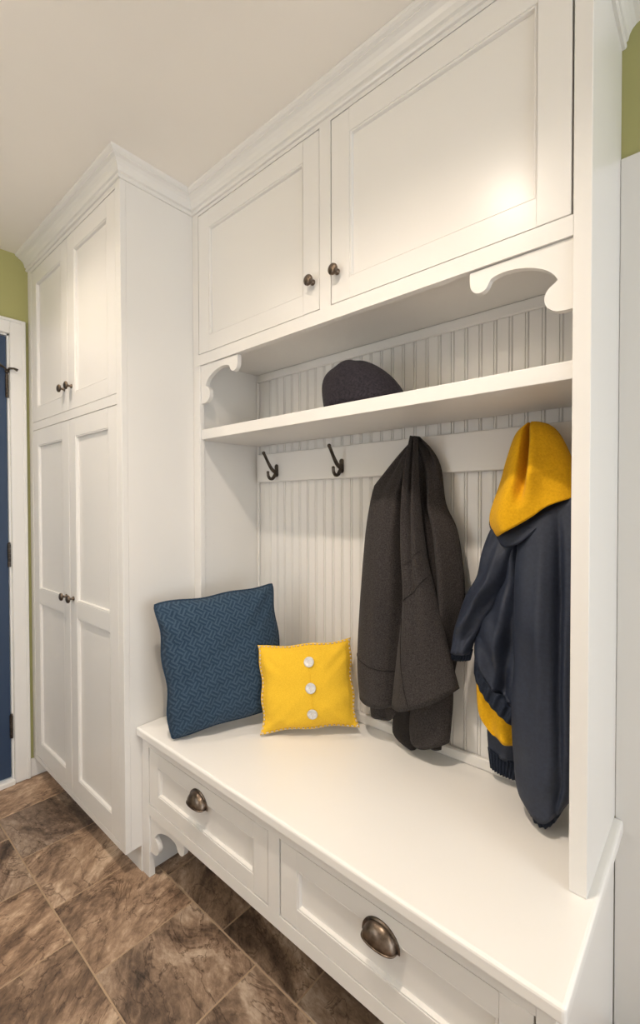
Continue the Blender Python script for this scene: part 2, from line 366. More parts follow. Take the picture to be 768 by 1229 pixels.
# ------------------------------------------------------------------ joinery helpers
FR = 0.020
def ring(bm, x0, x1, z0, z1, prof):
    """mitred moulding ring inside a rectangle; prof = (inset, y)"""
    R = []
    for i, y in prof:
        R.append([bm.verts.new(p) for p in ((x0+i, y, z0+i), (x1-i, y, z0+i), (x1-i, y, z1-i), (x0+i, y, z1-i))])
    for a in range(len(R)-1):
        for k in range(4): bm.faces.new((R[a][k], R[a][(k+1) % 4], R[a+1][(k+1) % 4], R[a+1][k]))
def shaker(name, parent, x0, x1, z0, z1, yf, openings, bead=.0075, depth=.010):
    """frame of stiles and rails with a moulded inner edge; recessed panel(s) as sub-parts. front face at y=yf"""
    bm = bmesh.new(); o = sorted(openings, key=lambda q: q[2])
    a, b = o[0][0], o[0][1]; th = .020
    bx(bm, x0, a, yf, yf+th, z0, z1, bev=.0012); bx(bm, b, x1, yf, yf+th, z0, z1, bev=.0012)
    zs = [z0]+[v for q in o for v in (q[2], q[3])]+[z1]
    for k in range(0, len(zs), 2): bx(bm, a, b, yf, yf+th, zs[k], zs[k+1])
    for q in o:
        ring(bm, q[0], q[1], q[2], q[3], [(0, yf), (0.0008, yf+.0022), (.0022, yf+.0022), (.0032, yf+.0012), (.0048, yf+.0012), (.0062, yf+.0030), (bead, yf+depth)])
    d = obj(name, bm, M['white'], parent)
    for q in o:
        obj('panel', box(q[0]+bead-.002, q[1]-bead+.002, yf+depth, yf+depth+.006, q[2]+bead-.002, q[3]-bead+.002), M['white'], d)
    return d
def mk_knob():
    return tomesh('knob', lathe(bmesh.new(), [(.0085, 0), (.0085, .0025), (.0050, .0035), (.0045, .013), (.0075, .016), (.0150, .0185), (.0162, .022), (.0150, .0255), (.0090, .0285), (0, .0292)], (0, 0, 0), (0, -1, 0), 24), M['bronze'], smooth=True)
knob_me = mk_knob()
def knob(door, x, y, z): link('knob', knob_me, door, (x, y, z))
CROWN = [(0, 2.374), (.0065, 2.374), (.0095, 2.378), (.0095, 2.383), (.0060, 2.386), (.0060, 2.388), (.0120, 2.391), (.0135, 2.396), (.0155, 2.404), (.0205, 2.413), (.0285, 2.420), (.0375, 2.4235), (.0375, 2.4265), (.0440, 2.429), (.0490, 2.433), (.0505, 2.437), (.0505, 2.4395), (0, 2.4395)]
def sweep(stations):
    """stations: functions p -> (x, y); joins the crown profile between them"""
    bm = bmesh.new(); R = [[bm.verts.new((*f(p), z)) for p, z in CROWN] for f in stations]; n = len(CROWN)
    for a in range(len(R)-1):
        for k in range(n): bm.faces.new((R[a][k], R[a][(k+1) % n], R[a+1][(k+1) % n], R[a+1][k]))
    bm.faces.new(R[0]); bm.faces.new(R[-1][::-1]); return bm
def bracket(parent, xc, zc, sx, yf, th=.016, w=1.0, h=1.0):
    """scroll bracket filling an inside corner; sx = +1 grows to the right"""
    lobe1 = catmull([(.208, .002), (.208, .026), (.204, .042), (.193, .051), (.181, .052), (.170, .046), (.165, .036)], 4)
    arch = catmull([(.163, .031), (.150, .026), (.128, .024), (.102, .027), (.075, .035), (.050, .048), (.034, .063), (.027, .076)], 4)
    lobe2 = catmull([(.034, .080), (.046, .089), (.052, .102), (.051, .116), (.043, .128), (.030, .136), (.014, .138), (0, .138)], 4)
    pts = [Vector((0, 0))]+lobe1+arch+lobe2
    pts = [(xc+sx*p[0]*w, zc-p[1]*h) for p in pts]
    return obj('bracket', prism(bmesh.new(), pts, 'y', yf, yf+th, bev=.0012), M['white'], parent)

# ------------------------------------------------------------------ tall cabinet
xTR, yT = -1.3256, -.602
tc = thing('tall_cabinet', 'tall white paneled pantry cabinet between the blue door and the bench', 'cabinet', ((XL+xTR)/2, -.3, 0))
bm = bmesh.new()
bx(bm, xTR-.019, xTR, yT+FR, -.001, .092, 2.43)                          # right side, notched for the toe
bx(bm, xTR-.019, xTR, -.545, -.001, 0, .092)
bx(bm, XL+.0005, XL+.019, yT+FR, -.001, .092, 2.43)
bx(bm, XL+.019, xTR-.019, yT+FR, -.001, .092, .110); bx(bm, XL+.019, xTR-.019, yT+FR, -.001, 2.40, 2.42); bx(bm, XL+.019, xTR-.019, -.012, -.001, .110, 2.40)
bx(bm, XL+.019, xTR-.019, yT+.03, -.012, 1.640, 1.656)
obj('carcass', bm, M['white'], tc)
bm = bmesh.new()
dl, dr, dm = -2.2145, -1.3620, -1.7880
bx(bm, XL+.0005, dl, yT, yT+FR, .090, 2.43, bev=.001); bx(bm, dr, xTR, yT, yT+FR, .090, 2.43, bev=.001)
for z0, z1 in ((.090, .1115), (1.6295, 1.6645), (2.3565, 2.43)): bx(bm, dl, dr, yT, yT+FR, z0, z1)
obj('face_frame', bm, M['white'], tc)
obj('toe_kick', box(XL+.0005, xTR-.019, -.545, -.527, .0, .092), M['white'], tc)
g = .0024; sw = .068
for x0, x1, s in ((dl, dm, 1), (dm, dr, -1)):
    d = shaker('upper_door', tc, x0+g, x1-g*.6, 1.6645+g, 2.3565-g, yT+.0005, [(x0+sw, x1-sw, 1.729, 2.288)])
    knob(d, dm-s*.036, yT+.0005, 1.757)
    d = shaker('lower_door', tc, x0+g, x1-g*.6, .1115+g, 1.6295-g, yT+.0005, [(x0+sw, x1-sw, .186, .838), (x0+sw, x1-sw, .903, 1.558)])
    knob(d, dm-s*.036, yT+.0005, .912)
yU = -.3243
obj('crown_molding', sweep([lambda p: (XL+.0005, yT-p), lambda p: (xTR+p, yT-p), lambda p: (xTR+p, yU-p)]), M['white'], tc)

# ------------------------------------------------------------------ upper cabinet over the alcove
xPL = -.0322; xSL = -1.283
uc = thing('wall_cabinet', 'white two-door wall cabinet above the coat alcove with crown molding', 'cabinet', ((xTR+xPL)/2, yU/2, 1.807))
bm = bmesh.new()
bx(bm, xTR+.001, xPL-.0005, yU+FR, -.001, 1.835, 1.853); bx(bm, xTR+.001, xPL-.0005, yU+FR, -.001, 2.40, 2.42)
bx(bm, xTR+.001, xTR+.019, yU+FR, -.001, 1.853, 2.40); bx(bm, xPL-.018, xPL-.0005, yU+FR, -.001, 1.853, 2.40); bx(bm, xTR+.019, xPL-.018, -.012, -.001, 1.853, 2.40)
obj('carcass', bm, M['white'], uc)
bm = bmesh.new()
bx(bm, xTR+.001, -1.2895, yU, yU+FR, 1.807, 2.43); bx(bm, -.6845, -.6435, yU, yU+FR, 1.8465, 2.3625)
bx(bm, -1.2895, xPL, yU, yU+FR, 1.807, 1.8465); bx(bm, -1.2895, xPL, yU, yU+FR, 2.3625, 2.43)
obj('face_frame', bm, M['white'], uc)
for x0, x1, kx in ((-1.2895, -.6845, -.7105), (-.6435, xPL-.0015, -.6185)):
    d = shaker('door', uc, x0+g, x1-g, 1.8465+g, 2.3625-g, yU+.0005, [(x0+.066, x1-.066, 1.906, 2.298)])
    knob(d, kx, yU+.0005, 1.932)
obj('crown_molding', sweep([lambda p: (xTR+p, yU-p), lambda p: (p, yU-p), lambda p: (p, -.0005)]), M['white'], uc)
bracket(uc, xPL-.0005, 1.8065, -1, yU+.006)
bracket(uc, xSL+.0005, 1.8065, 1, yU+.006, w=1.04, h=1.03)

# ------------------------------------------------------------------ alcove: side panels, beadboard back, hook rail
ZB = .519
al = thing('coat_alcove', 'white coat alcove of side panels and beadboard back above the bench', 'alcove', (-.67, -.16, ZB))
obj('end_panel', box(xPL, 0, yU, -.0005, ZB+.0005, 2.43, bev=.0012), M['white'], al)
bm = bmesh.new(); bx(bm, xTR+.0008, xSL, yU, yU+FR, ZB+.0005, 1.8068, bev=.001)
obj('stile', bm, M['white'], al)
xS = -1.303
sp = obj('side_panel', box(xTR+.0008, xS, yU+FR, -.001, ZB+.0005, 1.8345), M['white'], al)
bm = bmesh.new()                           # painted shelf-pin plugs in two columns
for yy in (-.285, -.255):
    for k in range(26): lathe(bm, [(.0026, -.001), (.0026, .0007), (.0015, .0012)], (xS, yy, .62+k*.032), (1, 0, 0), 8)
o = obj('shelf_pin_plugs', bm, M['white'], sp); o['kind'] = 'stuff'
BP = .0425; yb = -.019
def board_mesh():
    w = BP; pts = [(0, -.002), (0, -.0172), (.0006, -.0182), (.0315, -.0182), (.0321, -.0150), (.0330, -.0150), (.0338, -.0176), (.0358, -.0186), (.0378, -.0186), (.0395, -.0176), (.0402, -.0150), (.0411, -.0150), (.0418, -.0182), (w-.0006, -.0182), (w, -.0172), (w, -.002)]
    return pts
k = 0; x = xPL-.001
while x > xS+.02:
    x0 = max(x-BP, xS+.001)
    if 'bead' not in tile_cache or x-x0 < BP-.001:
        pts = board_mesh() if x-x0 > BP-.001 else [(0, -.002), (0, -.0182), (x-x0, -.0182), (x-x0, -.002)]
        me = tomesh('beadboard_strip', prism(bmesh.new(), pts, 'z', ZB+.001, 1.834), M['white'])
        if x-x0 > BP-.001: tile_cache['bead'] = me
    else: me = tile_cache['bead']
    link('beadboard_strip', me, al, (x0, 0, 0)); x -= BP
obj('top_trim', box(xS+.001, xPL-.001, -.030, -.0182, 1.803, 1.8345, bev=.003), M['white'], al)
obj('base_trim', box(xS+.001, xPL-.001, -.034, -.0182, ZB+.0005, .553, bev=.004), M['white'], al)
bm = bmesh.new(); bx(bm, xS+.0005, xS+.012, -.031, -.0182, .5535, 1.8028, bev=.003)
obj('corner_trim', bm, M['white'], al)
obj('hook_rail', box(xS+.0125, xPL-.001, -.040, -.0182, 1.380, 1.496, bev=.003), M['white'], al)

# shelf, notched behind the left stile
pts = [(xS+.001, -.0315), (xS+.001, yU+FR+.001), (xSL+.0008, yU+FR+.001), (xSL+.0008, yU+.007), (xPL-.0008, yU+.007), (xPL-.0008, -.0315)]
bm = prism(bmesh.new(), pts, 'z', 1.5315, 1.568, bev=.0015)
tag(obj('shelf', bm, M['white']), 'long white open shelf in the alcove with the dark cap on it', 'shelf')

# ------------------------------------------------------------------ bench
yF_, yBn = -.5415, -.5635
bb = thing('drawer_bench', 'white bench base with two drawers, cup pulls and open underside', 'bench', (-.66, -.27, 0))
bm = bmesh.new()
zA = .2195
bx(bm, xTR+.001, -1.2795, yF_, yF_+.022, 0, .4870, bev=.001); bx(bm, -.031, -.0005, yF_, yF_+.022, 0, .4870, bev=.001)
bx(bm, -.6727, -.6325, yF_, yF_+.022, .2555, .4535)
bx(bm, -1.2795, -.031, yF_, yF_+.022, .4535, .4870); bx(bm, -1.2795, -.031, yF_, yF_+.022, zA, .2555)
obj('face_frame', bm, M['white'], bb)
bm = bmesh.new()
bx(bm, xTR+.001, xTR+.019, yF_+.022, -.001, 0, .487); 
obj('side_panel', bm, M['white'], bb)
obj('side_panel', box(-.019, -.0005, yF_+.022, -.011, 0, .487), M['white'], bb)
obj('drawer_box', box(xTR+.019, -.019, yF_+.022, -.002, .228, .245), M['white'], bb)
obj('back_panel', box(xTR+.019, -.019, -.014, -.002, 0, .228), M['white'], bb)
def pull_mesh():
    """bin pull: half-oval back flange and a quarter-ellipsoid hood open at the bottom; origin at the flange's bottom centre"""
    bm = bmesh.new(); a, h, d = .040, .036, .024
    # flange
    fa, fh = a+.006, h+.005; n = 24
    out = [(fa*math.cos(math.pi*k/n), fh*math.sin(math.pi*k/n)) for k in range(n+1)]
    prism(bm, [(fa, -.004)]+out+[(-fa, -.004)], 'y', -.0028, 0)
    # hood, outer and inner shell
    def shell(a, h, d, y0):
        R = []
        for i in range(9):
            el = math.pi/2*i/8                # 0 = rim against the flange, pi/2 = lip at the bottom front
            R.append([bm.verts.new((a*math.cos(math.pi*k/n), y0-d*math.sin(el)*(math.sin(math.pi*k/n)**.55 if 0 < k < n else 0), h*math.sin(math.pi*k/n)*math.cos(el))) for k in range(n+1)])
        for i in range(8):
            for k in range(n):
                try: bm.faces.new((R[i][k], R[i][k+1], R[i+1][k+1], R[i+1][k]))
                except ValueError: pass
        return R
    A = shell(a, h, d, -.0028); B = shell(a-.002, h-.002, d-.002, -.0028)
    for k in range(n): bm.faces.new((A[8][k], A[8][k+1], B[8][k+1], B[8][k]))
    # rolled lip along the open bottom
    lip = [(a*math.cos(math.pi*k/n), -.0028-d*(math.sin(math.pi*k/n)**.55 if 0 < k < n else 0), -.001) for k in range(n+1)]
    tube(bm, lip, .0022, 6)
    bmesh.ops.remove_doubles(bm, verts=bm.verts, dist=1e-5)
    return tomesh('cup_pull', bm, M['bronze'], smooth=True)
pull_me = pull_mesh()
for x0, x1, px in ((-1.2795, -.6727, -.983), (-.6325, -.031, -.331)):
    d = shaker('drawer', bb, x0+.0032, x1-.0032, .2555+.0032, .4535-.0032, yF_+.0015, [(x0+.060, x1-.060, .3065, .4035)])
    link('cup_pull', pull_me, d, (px, yF_+.0014, .389))
bracket(bb, -1.2790, zA-.0003, 1, yF_+.006, w=1.0, h=.95)
bracket(bb, -.0315, zA-.0003, -1, yF_+.006, w=1.0, h=.95)
bm = box(xTR+.001, .0187, yBn, -.0106, .4875, ZB, bev=.007, seg=3)
o = obj('seat_board', bm, M['top']); tag(o, 'smooth white bench seat board under the cushions and hanging coats', 'bench top')
for p in o.data.polygons: p.use_smooth = False

# ------------------------------------------------------------------ coat hooks
def hook(x, lab):
    t = thing('coat_hook', lab, 'hook', (x, -.040, 1.395), 'coat hooks on the rail')
    bm = bmesh.new(); n = 16                  # waisted back plate
    out = []
    for k in range(n*2):
        a = math.pi*k/n; out.append((x+.0090*math.cos(a), 1.4235+(.018 if math.sin(a) > 0 else -.018)+.0075*math.sin(a)))
    prism(bm, out, 'y', -.0445, -.0402, bev=.001); obj('plate', bm, M['iron'], t)
    y0 = -.044
    bm = tube(bmesh.new(), catmull([(x, y0, 1.418), (x, y0-.012, 1.420), (x, y0-.028, 1.432), (x, y0-.046, 1.456), (x, y0-.060, 1.478), (x, y0-.066, 1.486)], 5), [.0088-.0030*min(i/16, 1) for i in range(26)], 10)
    lathe(bm, [(.001, -.007), (.005, -.005), (.0072, 0), (.005, .005), (.001, .007)], (x, y0-.067, 1.489), (0, 0, 1), 12)
    obj('upper_arm', bm, M['iron'], t, True)
    bm = tube(bmesh.new(), catmull([(x, y0, 1.416), (x, y0-.008, 1.404), (x, y0-.020, 1.391), (x, y0-.034, 1.390), (x, y0-.043, 1.400), (x, y0-.045, 1.412)], 5), [.0075-.0020*i/25 for i in range(26)], 10)
    lathe(bm, [(.001, -.006), (.0045, -.0045), (.0062, 0), (.0045, .0045), (.001, .006)], (x, y0-.045, 1.414), (0, 0, 1), 12)
    obj('lower_hook', bm, M['iron'], t, True)
hook(-1.166, 'empty dark bronze coat hook nearest the alcove corner')
hook(-.829, 'empty dark bronze coat hook beside the charcoal coat')

# ------------------------------------------------------------------ cushions
def cushion_frame(x, y, yaw, tilt, roll, w, h):
    r = Vector((math.cos(yaw), math.sin(yaw), 0)); n = Vector((math.sin(yaw), -math.cos(yaw), 0))
    u = Vector((0, 0, 1))*math.cos(tilt)-n*math.sin(tilt)
    r2 = r*math.cos(roll)+u*math.sin(roll); u2 = -r*math.sin(roll)+u*math.cos(roll); n2 = r2.cross(u2)
    cs = [s*w/2*r2+t*h*u2 for s, t in ((-1, 0), (1, 0), (-1, 1), (1, 1))]
    zmin = min(c.z for c in cs); o = Vector((x, y, ZB+.008-zmin))
    return o+u2*h/2, r2, u2, n2             # centre and axes (n2 faces the camera side)
def pillow(name, w, h, th, pinch, wrinkle, fr, n=44, flange=0.0, seed=0, rnd_=.05):
    c, r, u, nn = fr; rnd = random.Random(seed); ph = [rnd.uniform(0, 6) for _ in range(8)]
    bm = bmesh.new(); uvl = bm.loops.layers.uv.new('UV'); G = {}
    def pt(a, b, s):
        # a,b in -1..1; edges bow inward between the pinched corners
        ea = 1-pinch*(.45*(1-b*b)+.55*(1-abs(b)**7)); eb = 1-pinch*(.45*(1-a*a)+.55*(1-abs(a)**7))
        X, Y = a*ea*w/2+math.copysign(wrinkle, a)*abs(a)**5*math.sin(8*b+ph[5]), b*eb*h/2+math.copysign(wrinkle, b)*abs(b)**5*math.sin(7*a+ph[6])*.7
        rd = 1-rnd_*abs(a*b)**8; X *= rd; Y *= rd
        fa, fb = max(0, 1-abs(a)**3.2), max(0, 1-abs(b)**3.2)
        if flange:
            fa = max(0, 1-(min(abs(a)/(1-flange), 1))**2.6); fb = max(0, 1-(min(abs(b)/(1-flange), 1))**2.6)
        t = (fa*fb)**.5*th
        edge = 1-min(1, fa*fb*1.6)
        wr = wrinkle*(math.sin(9*a+4*b+ph[0])*.5+math.sin(-6*a+11*b+ph[1])*.35+math.sin(17*b*a+ph[2])*.4)*(fa*fb)**.5
        rad = wrinkle*2.2*abs(a*b)**1.2*math.sin(16*(abs(a)-abs(b))+ph[3])*min(1, fa*fb*5)
        wave = .004*edge*math.sin(7*(a+b)+ph[4])
        return c+r*X+u*Y+nn*(s*(t+.0015+wr*s+rad)+wave)
    for s in (1, -1):
        for i in range(n+1):
            for j in range(n+1):
                G[s, i, j] = bm.verts.new(pt(-1+2*i/n, -1+2*j/n, s))
        for i in range(n):
            for j in range(n):
                q = [(i, j), (i+1, j), (i+1, j+1), (i, j+1)]
                f = bm.faces.new([G[s, a, b] for a, b in (q if s > 0 else q[::-1])])
                for l, (a, b) in zip(f.loops, q if s > 0 else q[::-1]): l[uvl].uv = (a/n, b/n)
    for k in range(n):
        for e in (((k, 0), (k+1, 0)), ((n, k), (n, k+1)), ((k+1, n), (k, n)), ((0, k+1), (0, k))):
            (a, b), (c2, d) = e; bm.faces.new((G[1, a, b], G[-1, a, b], G[-1, c2, d], G[1, c2, d]))
    return bm, pt
f1 = cushion_frame(-1.058, -.352, 1.131, .175, .09, .405, .436)
nv = thing('cushion', 'large indigo blue woven square cushion leaning in the alcove corner', 'cushion', (-1.05, -.35, ZB), 'cushions on the bench')
bm, pt = pillow('cover', .425, .455, .064, .070, .0042, f1, seed=3)
obj('cover', bm, M['weave'], nv, True)
edge = []
for a, b in [(-1+2*k/30, -1) for k in range(30)]+[(1, -1+2*k/30) for k in range(30)]+[(1-2*k/30, 1) for k in range(30)]+[(-1, 1-2*k/30) for k in range(31)]:
    edge.append((pt(a, b, 1)+pt(a, b, -1))/2)
obj('piping', tube(bmesh.new(), edge, .0042, 8), M['weave'], nv, True)
f2 = cushion_frame(-.828, -.213, .728, .190, .07, .321, .282)
ye = thing('cushion', 'small yellow cushion with three pearl buttons in front of the blue one', 'cushion', (-.83, -.21, ZB), 'cushions on the bench')
bm, pt = pillow('cover', .325, .286, .050, .055, .0030, f2, flange=.06, seed=11, rnd_=0.0)
obj('cover', bm, M['linen'], ye, True)
bm = bmesh.new()                           # blanket stitches round the edge
N = 22
for side in range(4):
    for k in range(N):
        t0 = -1+2*(k+.25)/N; t1 = -1+2*(k+.75)/N
        for s in (1,):
            f = (lambda v, o: (v, o)) if side < 2 else (lambda v, o: (o, v))
            o = .975 if side % 2 else -.975
            P0, P1 = pt(*f(t0, o), s), pt(*f(t1, o), s)
            tube(bm, [P0+f2[3]*.0005, (P0+P1)/2+f2[3]*.002, P1+f2[3]*.0005], .0022, 5)
obj('stitching', bm, M['thread'], ye, True)
ctr = [pt(.08, -1+2*k/30, 1)+f2[3]*.0004 for k in range(2, 29)]
obj('placket_seam', tube(bmesh.new(), ctr, .0011, 5), M['linen'], ye)
def button_mesh():
    bm = bmesh.new(); n = 28; prof = [(.0, .0022), (.0105, .0020), (.0125, .0034), (.0160, .0036), (.0172, .0020), (.0160, -.0006), (0, -.0008)]
    lathe(bm, prof, (0, 0, 0), (0, 0, 1), n)
    return tomesh('button', bm, M['pearl'], smooth=True)
bme = button_mesh()
c, r, u, nn = f2
for b in (.60, .0, -.60):
    p = pt(.08, b, 1)+nn*.0025
    e = .01; tu = (pt(.08, b+e, 1)-pt(.08, b-e, 1)).normalized(); tr = (pt(.08+e, b, 1)-pt(.08-e, b, 1)).normalized(); nz = tr.cross(tu).normalized()
    o = link('button', bme, ye, p); o.rotation_euler = Matrix((tr, nz.cross(tr), nz)).transposed().to_euler()
    bm = bmesh.new()
    for dx, dy in ((.003, .003), (-.003, .003), (.003, -.003), (-.003, -.003)): lathe(bm, [(.0011, .0021), (.0011, .0026)], (dx, dy, 0), (0, 0, 1), 8)
    h = link('button_holes', tomesh('button_holes', bm, M['thread']), o); h.location = (0, 0, 0)

# ------------------------------------------------------------------ hanging clothes
def lerp_poly(P, t):
    """point at parameter t (0..1, by arc length) on a polyline"""
    P = [Vector(p) for p in P]; L = [0]
    for i in range(1, len(P)): L.append(L[-1]+(P[i]-P[i-1]).length)
    d = t*L[-1]
    for i in range(1, len(P)):
        if d <= L[i] or i == len(P)-1:
            k = (d-L[i-1])/max(L[i]-L[i-1], 1e-9); return P[i-1].lerp(P[i], min(max(k, 0), 1))
class Drape:
    """hanging cloth: a tube whose front bulges towards the room. left/right: (x,z) edges from top to bottom; bottom: hem (x,z) left to right"""
    def __init__(s, left, right, y0, front, back, bottom=None, folds=None, sharp=.6):
        s.l = catmull([Vector((*p, 0)) for p in left], 6); s.r = catmull([Vector((*p, 0)) for p in right], 6)
        s.b = catmull([Vector((*p, 0)) for p in bottom], 6) if bottom else None
        s.y0, s.front, s.back, s.folds, s.sharp = y0, front, back, folds, sharp
    def at(s, a, t, side=1):
        A, B = lerp_poly(s.l, t), lerp_poly(s.r, t); p = A.lerp(B, a)
        if s.b:
            d = lerp_poly(s.b, a)-lerp_poly(s.l, 1).lerp(lerp_poly(s.r, 1), a); p = p+d*t**2
        pr = math.sin(math.pi*min(max(a, 0), 1))**s.sharp if 0 < a < 1 else 0
        fr = s.front(t) if callable(s.front) else s.front
        bk = s.back(t) if callable(s.back) else s.back
        y0 = s.y0(t) if callable(s.y0) else s.y0
        if side > 0: y = y0-fr*pr-(s.folds(a, t)*min(1, pr*1.4) if s.folds else 0)
        else: y = y0+bk*pr
        return Vector((p.x, y, p.y))
    def mesh(s, n=36, m=44, t0=0, t1=1, grow=0.0, hem=.010):
        bm = bmesh.new(); rows = []
        for j in range(m+1):
            t = t0+(t1-t0)*j/m
            row = [bm.verts.new(s.at(i/n, t, 1)) for i in range(n+1)]+[bm.verts.new(s.at(1-i/n, t, -1)) for i in range(1, n)]
            if grow:
                for v in row[:n+1]: v.co.y -= grow
            rows.append(row)
        N = len(rows[0])
        for j in range(m):
            for i in range(N): bm.faces.new((rows[j][i], rows[j+1][i], rows[j+1][(i+1) % N], rows[j][(i+1) % N]))
        c = sum((v.co for v in rows[-1]), Vector())/N                       # hem turned inwards
        inn = [bm.verts.new(v.co.lerp(c, .06)+Vector((0, 0, .002))) for v in rows[-1]]
        up = [bm.verts.new(v.co.lerp(c, .10)+Vector((0, 0, hem))) for v in rows[-1]]
        for q, w in ((rows[-1], inn), (inn, up)):
            for i in range(N): bm.faces.new((q[i], w[i], w[(i+1) % N], q[(i+1) % N]))
        for q in (up, rows[0]):
            for i in range(n-1 if False else 0): pass
        # fill by strips between front and back
        def cap(q):
            for i in range(0, n):
                a, b_ = q[i], q[i+1]; d = q[(N-i) % N]; e = q[N-i-1]
                vs = []
                for v in (a, b_, e, d):
                    if v not in vs: vs.append(v)
                if len(vs) >= 3:
                    try: bm.faces.new(vs)
                    except ValueError: pass
        cap(up); cap(rows[0]); return bm
    def line(s, pts, off=.0012, m=18, rad=.0011):
        P = []
        for k in range(len(pts)-1):
            for i in range(m):
                f = i/m; a = pts[k][0]*(1-f)+pts[k+1][0]*f; t = pts[k][1]*(1-f)+pts[k+1][1]*f
                P.append(s.at(a, t, 1)+Vector((0, -off, 0)))
        P.append(s.at(*pts[-1], 1)+Vector((0, -off, 0)))
        return tube(bmesh.new(), P, rad, 6)
G = lambda a, c, w: math.exp(-((a-c)/w)**2)
ct = thing('coat', 'charcoal wool coat hanging from the rail in the middle of the alcove', 'coat', (-.53, -.1, .53))
# right back panel
rgt = Drape([(-.518,1.490),(-.520,1.405),(-.511,1.280),(-.510,1.156),(-.500,1.035),(-.490,.917),(-.480,.840),(-.470,.770)],
            [(-.505,1.493),(-.461,1.450),(-.431,1.392),(-.416,1.288),(-.378,1.202),(-.357,1.033),(-.372,.890),(-.387,.800)],
            -.070, lambda t: .012+.03*min(1, t*3), .018, folds=lambda a, t: .016*G(a, .68, .10)*min(1, t*3)-.022*G(a, .45, .09)*min(1, t*3)+.007*math.sin(7*a+5*t)+.010*math.sin(14*a)*math.exp(-(t/.25)**2))
obj('back_panel', rgt.mesh(), M['wool_dark'] if False else M['wool'], ct, True)
slv = Drape([(-.503,1.489),(-.562,1.438),(-.628,1.370),(-.655,1.335),(-.684,1.192),(-.706,.967),(-.715,.767),(-.706,.655)],
            [(-.496,1.488),(-.505,1.434),(-.515,1.366),(-.520,1.313),(-.520,1.181),(-.516,1.016),(-.545,.802),(-.566,.658)],
            -.095, lambda t: .010+.045*min(1, t*2.5), lambda t: .006+.030*min(1, t*3), bottom=[(-.706,.655),(-.675,.650),(-.640,.648),(-.600,.650),(-.566,.658)],
            folds=lambda a, t: .010*G(a, .80, .10)*math.exp(-((t-.25)/.35)**2)+.004*math.sin(5*a+9*t)*min(1, t*2)-.012*G(a, .34, .10)*math.exp(-((t-.16)/.10)**2)-.030*G(a, .90, .07)*math.exp(-((t-.35)/.40)**2)+.008*G(a, .55, .12)*math.sin(math.pi*t))
obj('sleeve', slv.mesh(), M['wool'], ct, True)
obj('cuff_seam', slv.line([(.02, .845), (.5, .855), (.97, .862)]), M['seam'], ct)
ctr_ = Drape([(-.492,1.485),(-.512,1.401),(-.524,1.280),(-.526,1.158),(-.521,1.004),(-.545,.827),(-.557,.733),(-.565,.668)],
            [(-.478,1.484),(-.474,1.359),(-.463,1.241),(-.445,1.124),(-.422,1.041),(-.390,.923),(-.365,.836),(-.347,.779)],
            -.128, lambda t: .014+.034*min(1, t*2), lambda t: .008+.020*min(1, t*2), bottom=[(-.565,.668),(-.511,.682),(-.466,.701),(-.423,.722),(-.381,.749),(-.347,.779)],
            folds=lambda a, t: .014*G(a, .25, .13)*(1-.5*t)-.020*G(a, .58, .10)*(1-t)**.7+.007*math.sin(6*a+6*t)*t+.008*G(a, .85, .1)*(1-t), sharp=.5)
obj('front_flap', ctr_.mesh(), M['wool'], ct, True)
obj('flap_seam', ctr_.line([(.04, .60), (.5, .588), (.97, .565)], rad=.0016), M['seam'], ct)
obj('flap_seam', ctr_.line([(.30, .475), (.6, .47), (.96, .455)], rad=.0010), M['seam'], ct)
obj('flap_seam', ctr_.line([(.10, .66), (.22, .80), (.38, .985)], rad=.0010), M['seam'], ct)
cuf = Drape([(-.500,.730),(-.517,.660),(-.521,.609),(-.517,.572)], [(-.381,.790),(-.379,.732),(-.383,.669),(-.390,.602)],
            -.098, .030, .022, bottom=[(-.517,.572),(-.500,.561),(-.473,.562),(-.438,.577),(-.390,.602)], folds=lambda a, t: .003*math.sin(6*a+3*t))
obj('sleeve', cuf.mesh(28, 16), M['wool'], ct, True)
in1 = Drape([(-.678,.690),(-.676,.616),(-.672,.586)], [(-.586,.700),(-.566,.657),(-.559,.640)], -.085, .012, .012,
            bottom=[(-.672,.586),(-.638,.592),(-.596,.598),(-.559,.640)], folds=lambda a, t: .006*math.sin(9*a))
obj('inner_hem', in1.mesh(24, 12), M['wool'], ct, True)
in2 = Drape([(-.584,.720),(-.586,.607),(-.588,.563),(-.564,.540),(-.535,.532)], [(-.406,.760),(-.410,.662),(-.414,.621),(-.418,.588),(-.420,.566)], -.088, .014, .020,
            bottom=[(-.535,.532),(-.502,.542),(-.484,.557),(-.452,.560),(-.420,.566)], folds=lambda a, t: .008*math.sin(8*a))
obj('inner_hem', in2.mesh(24, 14), M['wool_dark'], ct, True)

jk = thing('jacket', 'navy hooded jacket with bright yellow lining hanging next to the end panel', 'jacket', (-.19, -.1, .53))
lsl = Drape([(-0.254,1.241),(-0.270,1.216),(-0.290,1.161),(-0.304,1.094),(-0.339,1.028),(-0.368,0.933),(-0.374,0.878)],
            [(-0.191,1.241),(-0.196,1.192),(-0.206,1.134),(-0.236,1.056),(-0.276,0.980),(-0.308,0.920),(-0.319,0.878)],
            -.116, lambda t: .015+.02*min(1, t*3), .014, folds=lambda a, t: .008*math.sin(8*a+7*t)+.007*math.sin(25*t+4*a)*t+.008*G(a, .5, .12))
obj('sleeve', lsl.mesh(), M['nylon'], jk, True)
lcf = Drape([(-0.374,0.890),(-0.377,0.855)], [(-0.314,0.890),(-0.321,0.860)], -.116, .026, .013, folds=lambda a, t: .0035*math.sin(60*a))
obj('cuff', lcf.mesh(60, 6), M['rib'], jk, True)
bsl = Drape([(-.300,.720),(-.297,.642),(-.294,.600)], [(-.200,.720),(-.204,.639),(-.210,.585)], -.058, .012, .012, folds=lambda a, t: .004*math.sin(9*a+3*t))
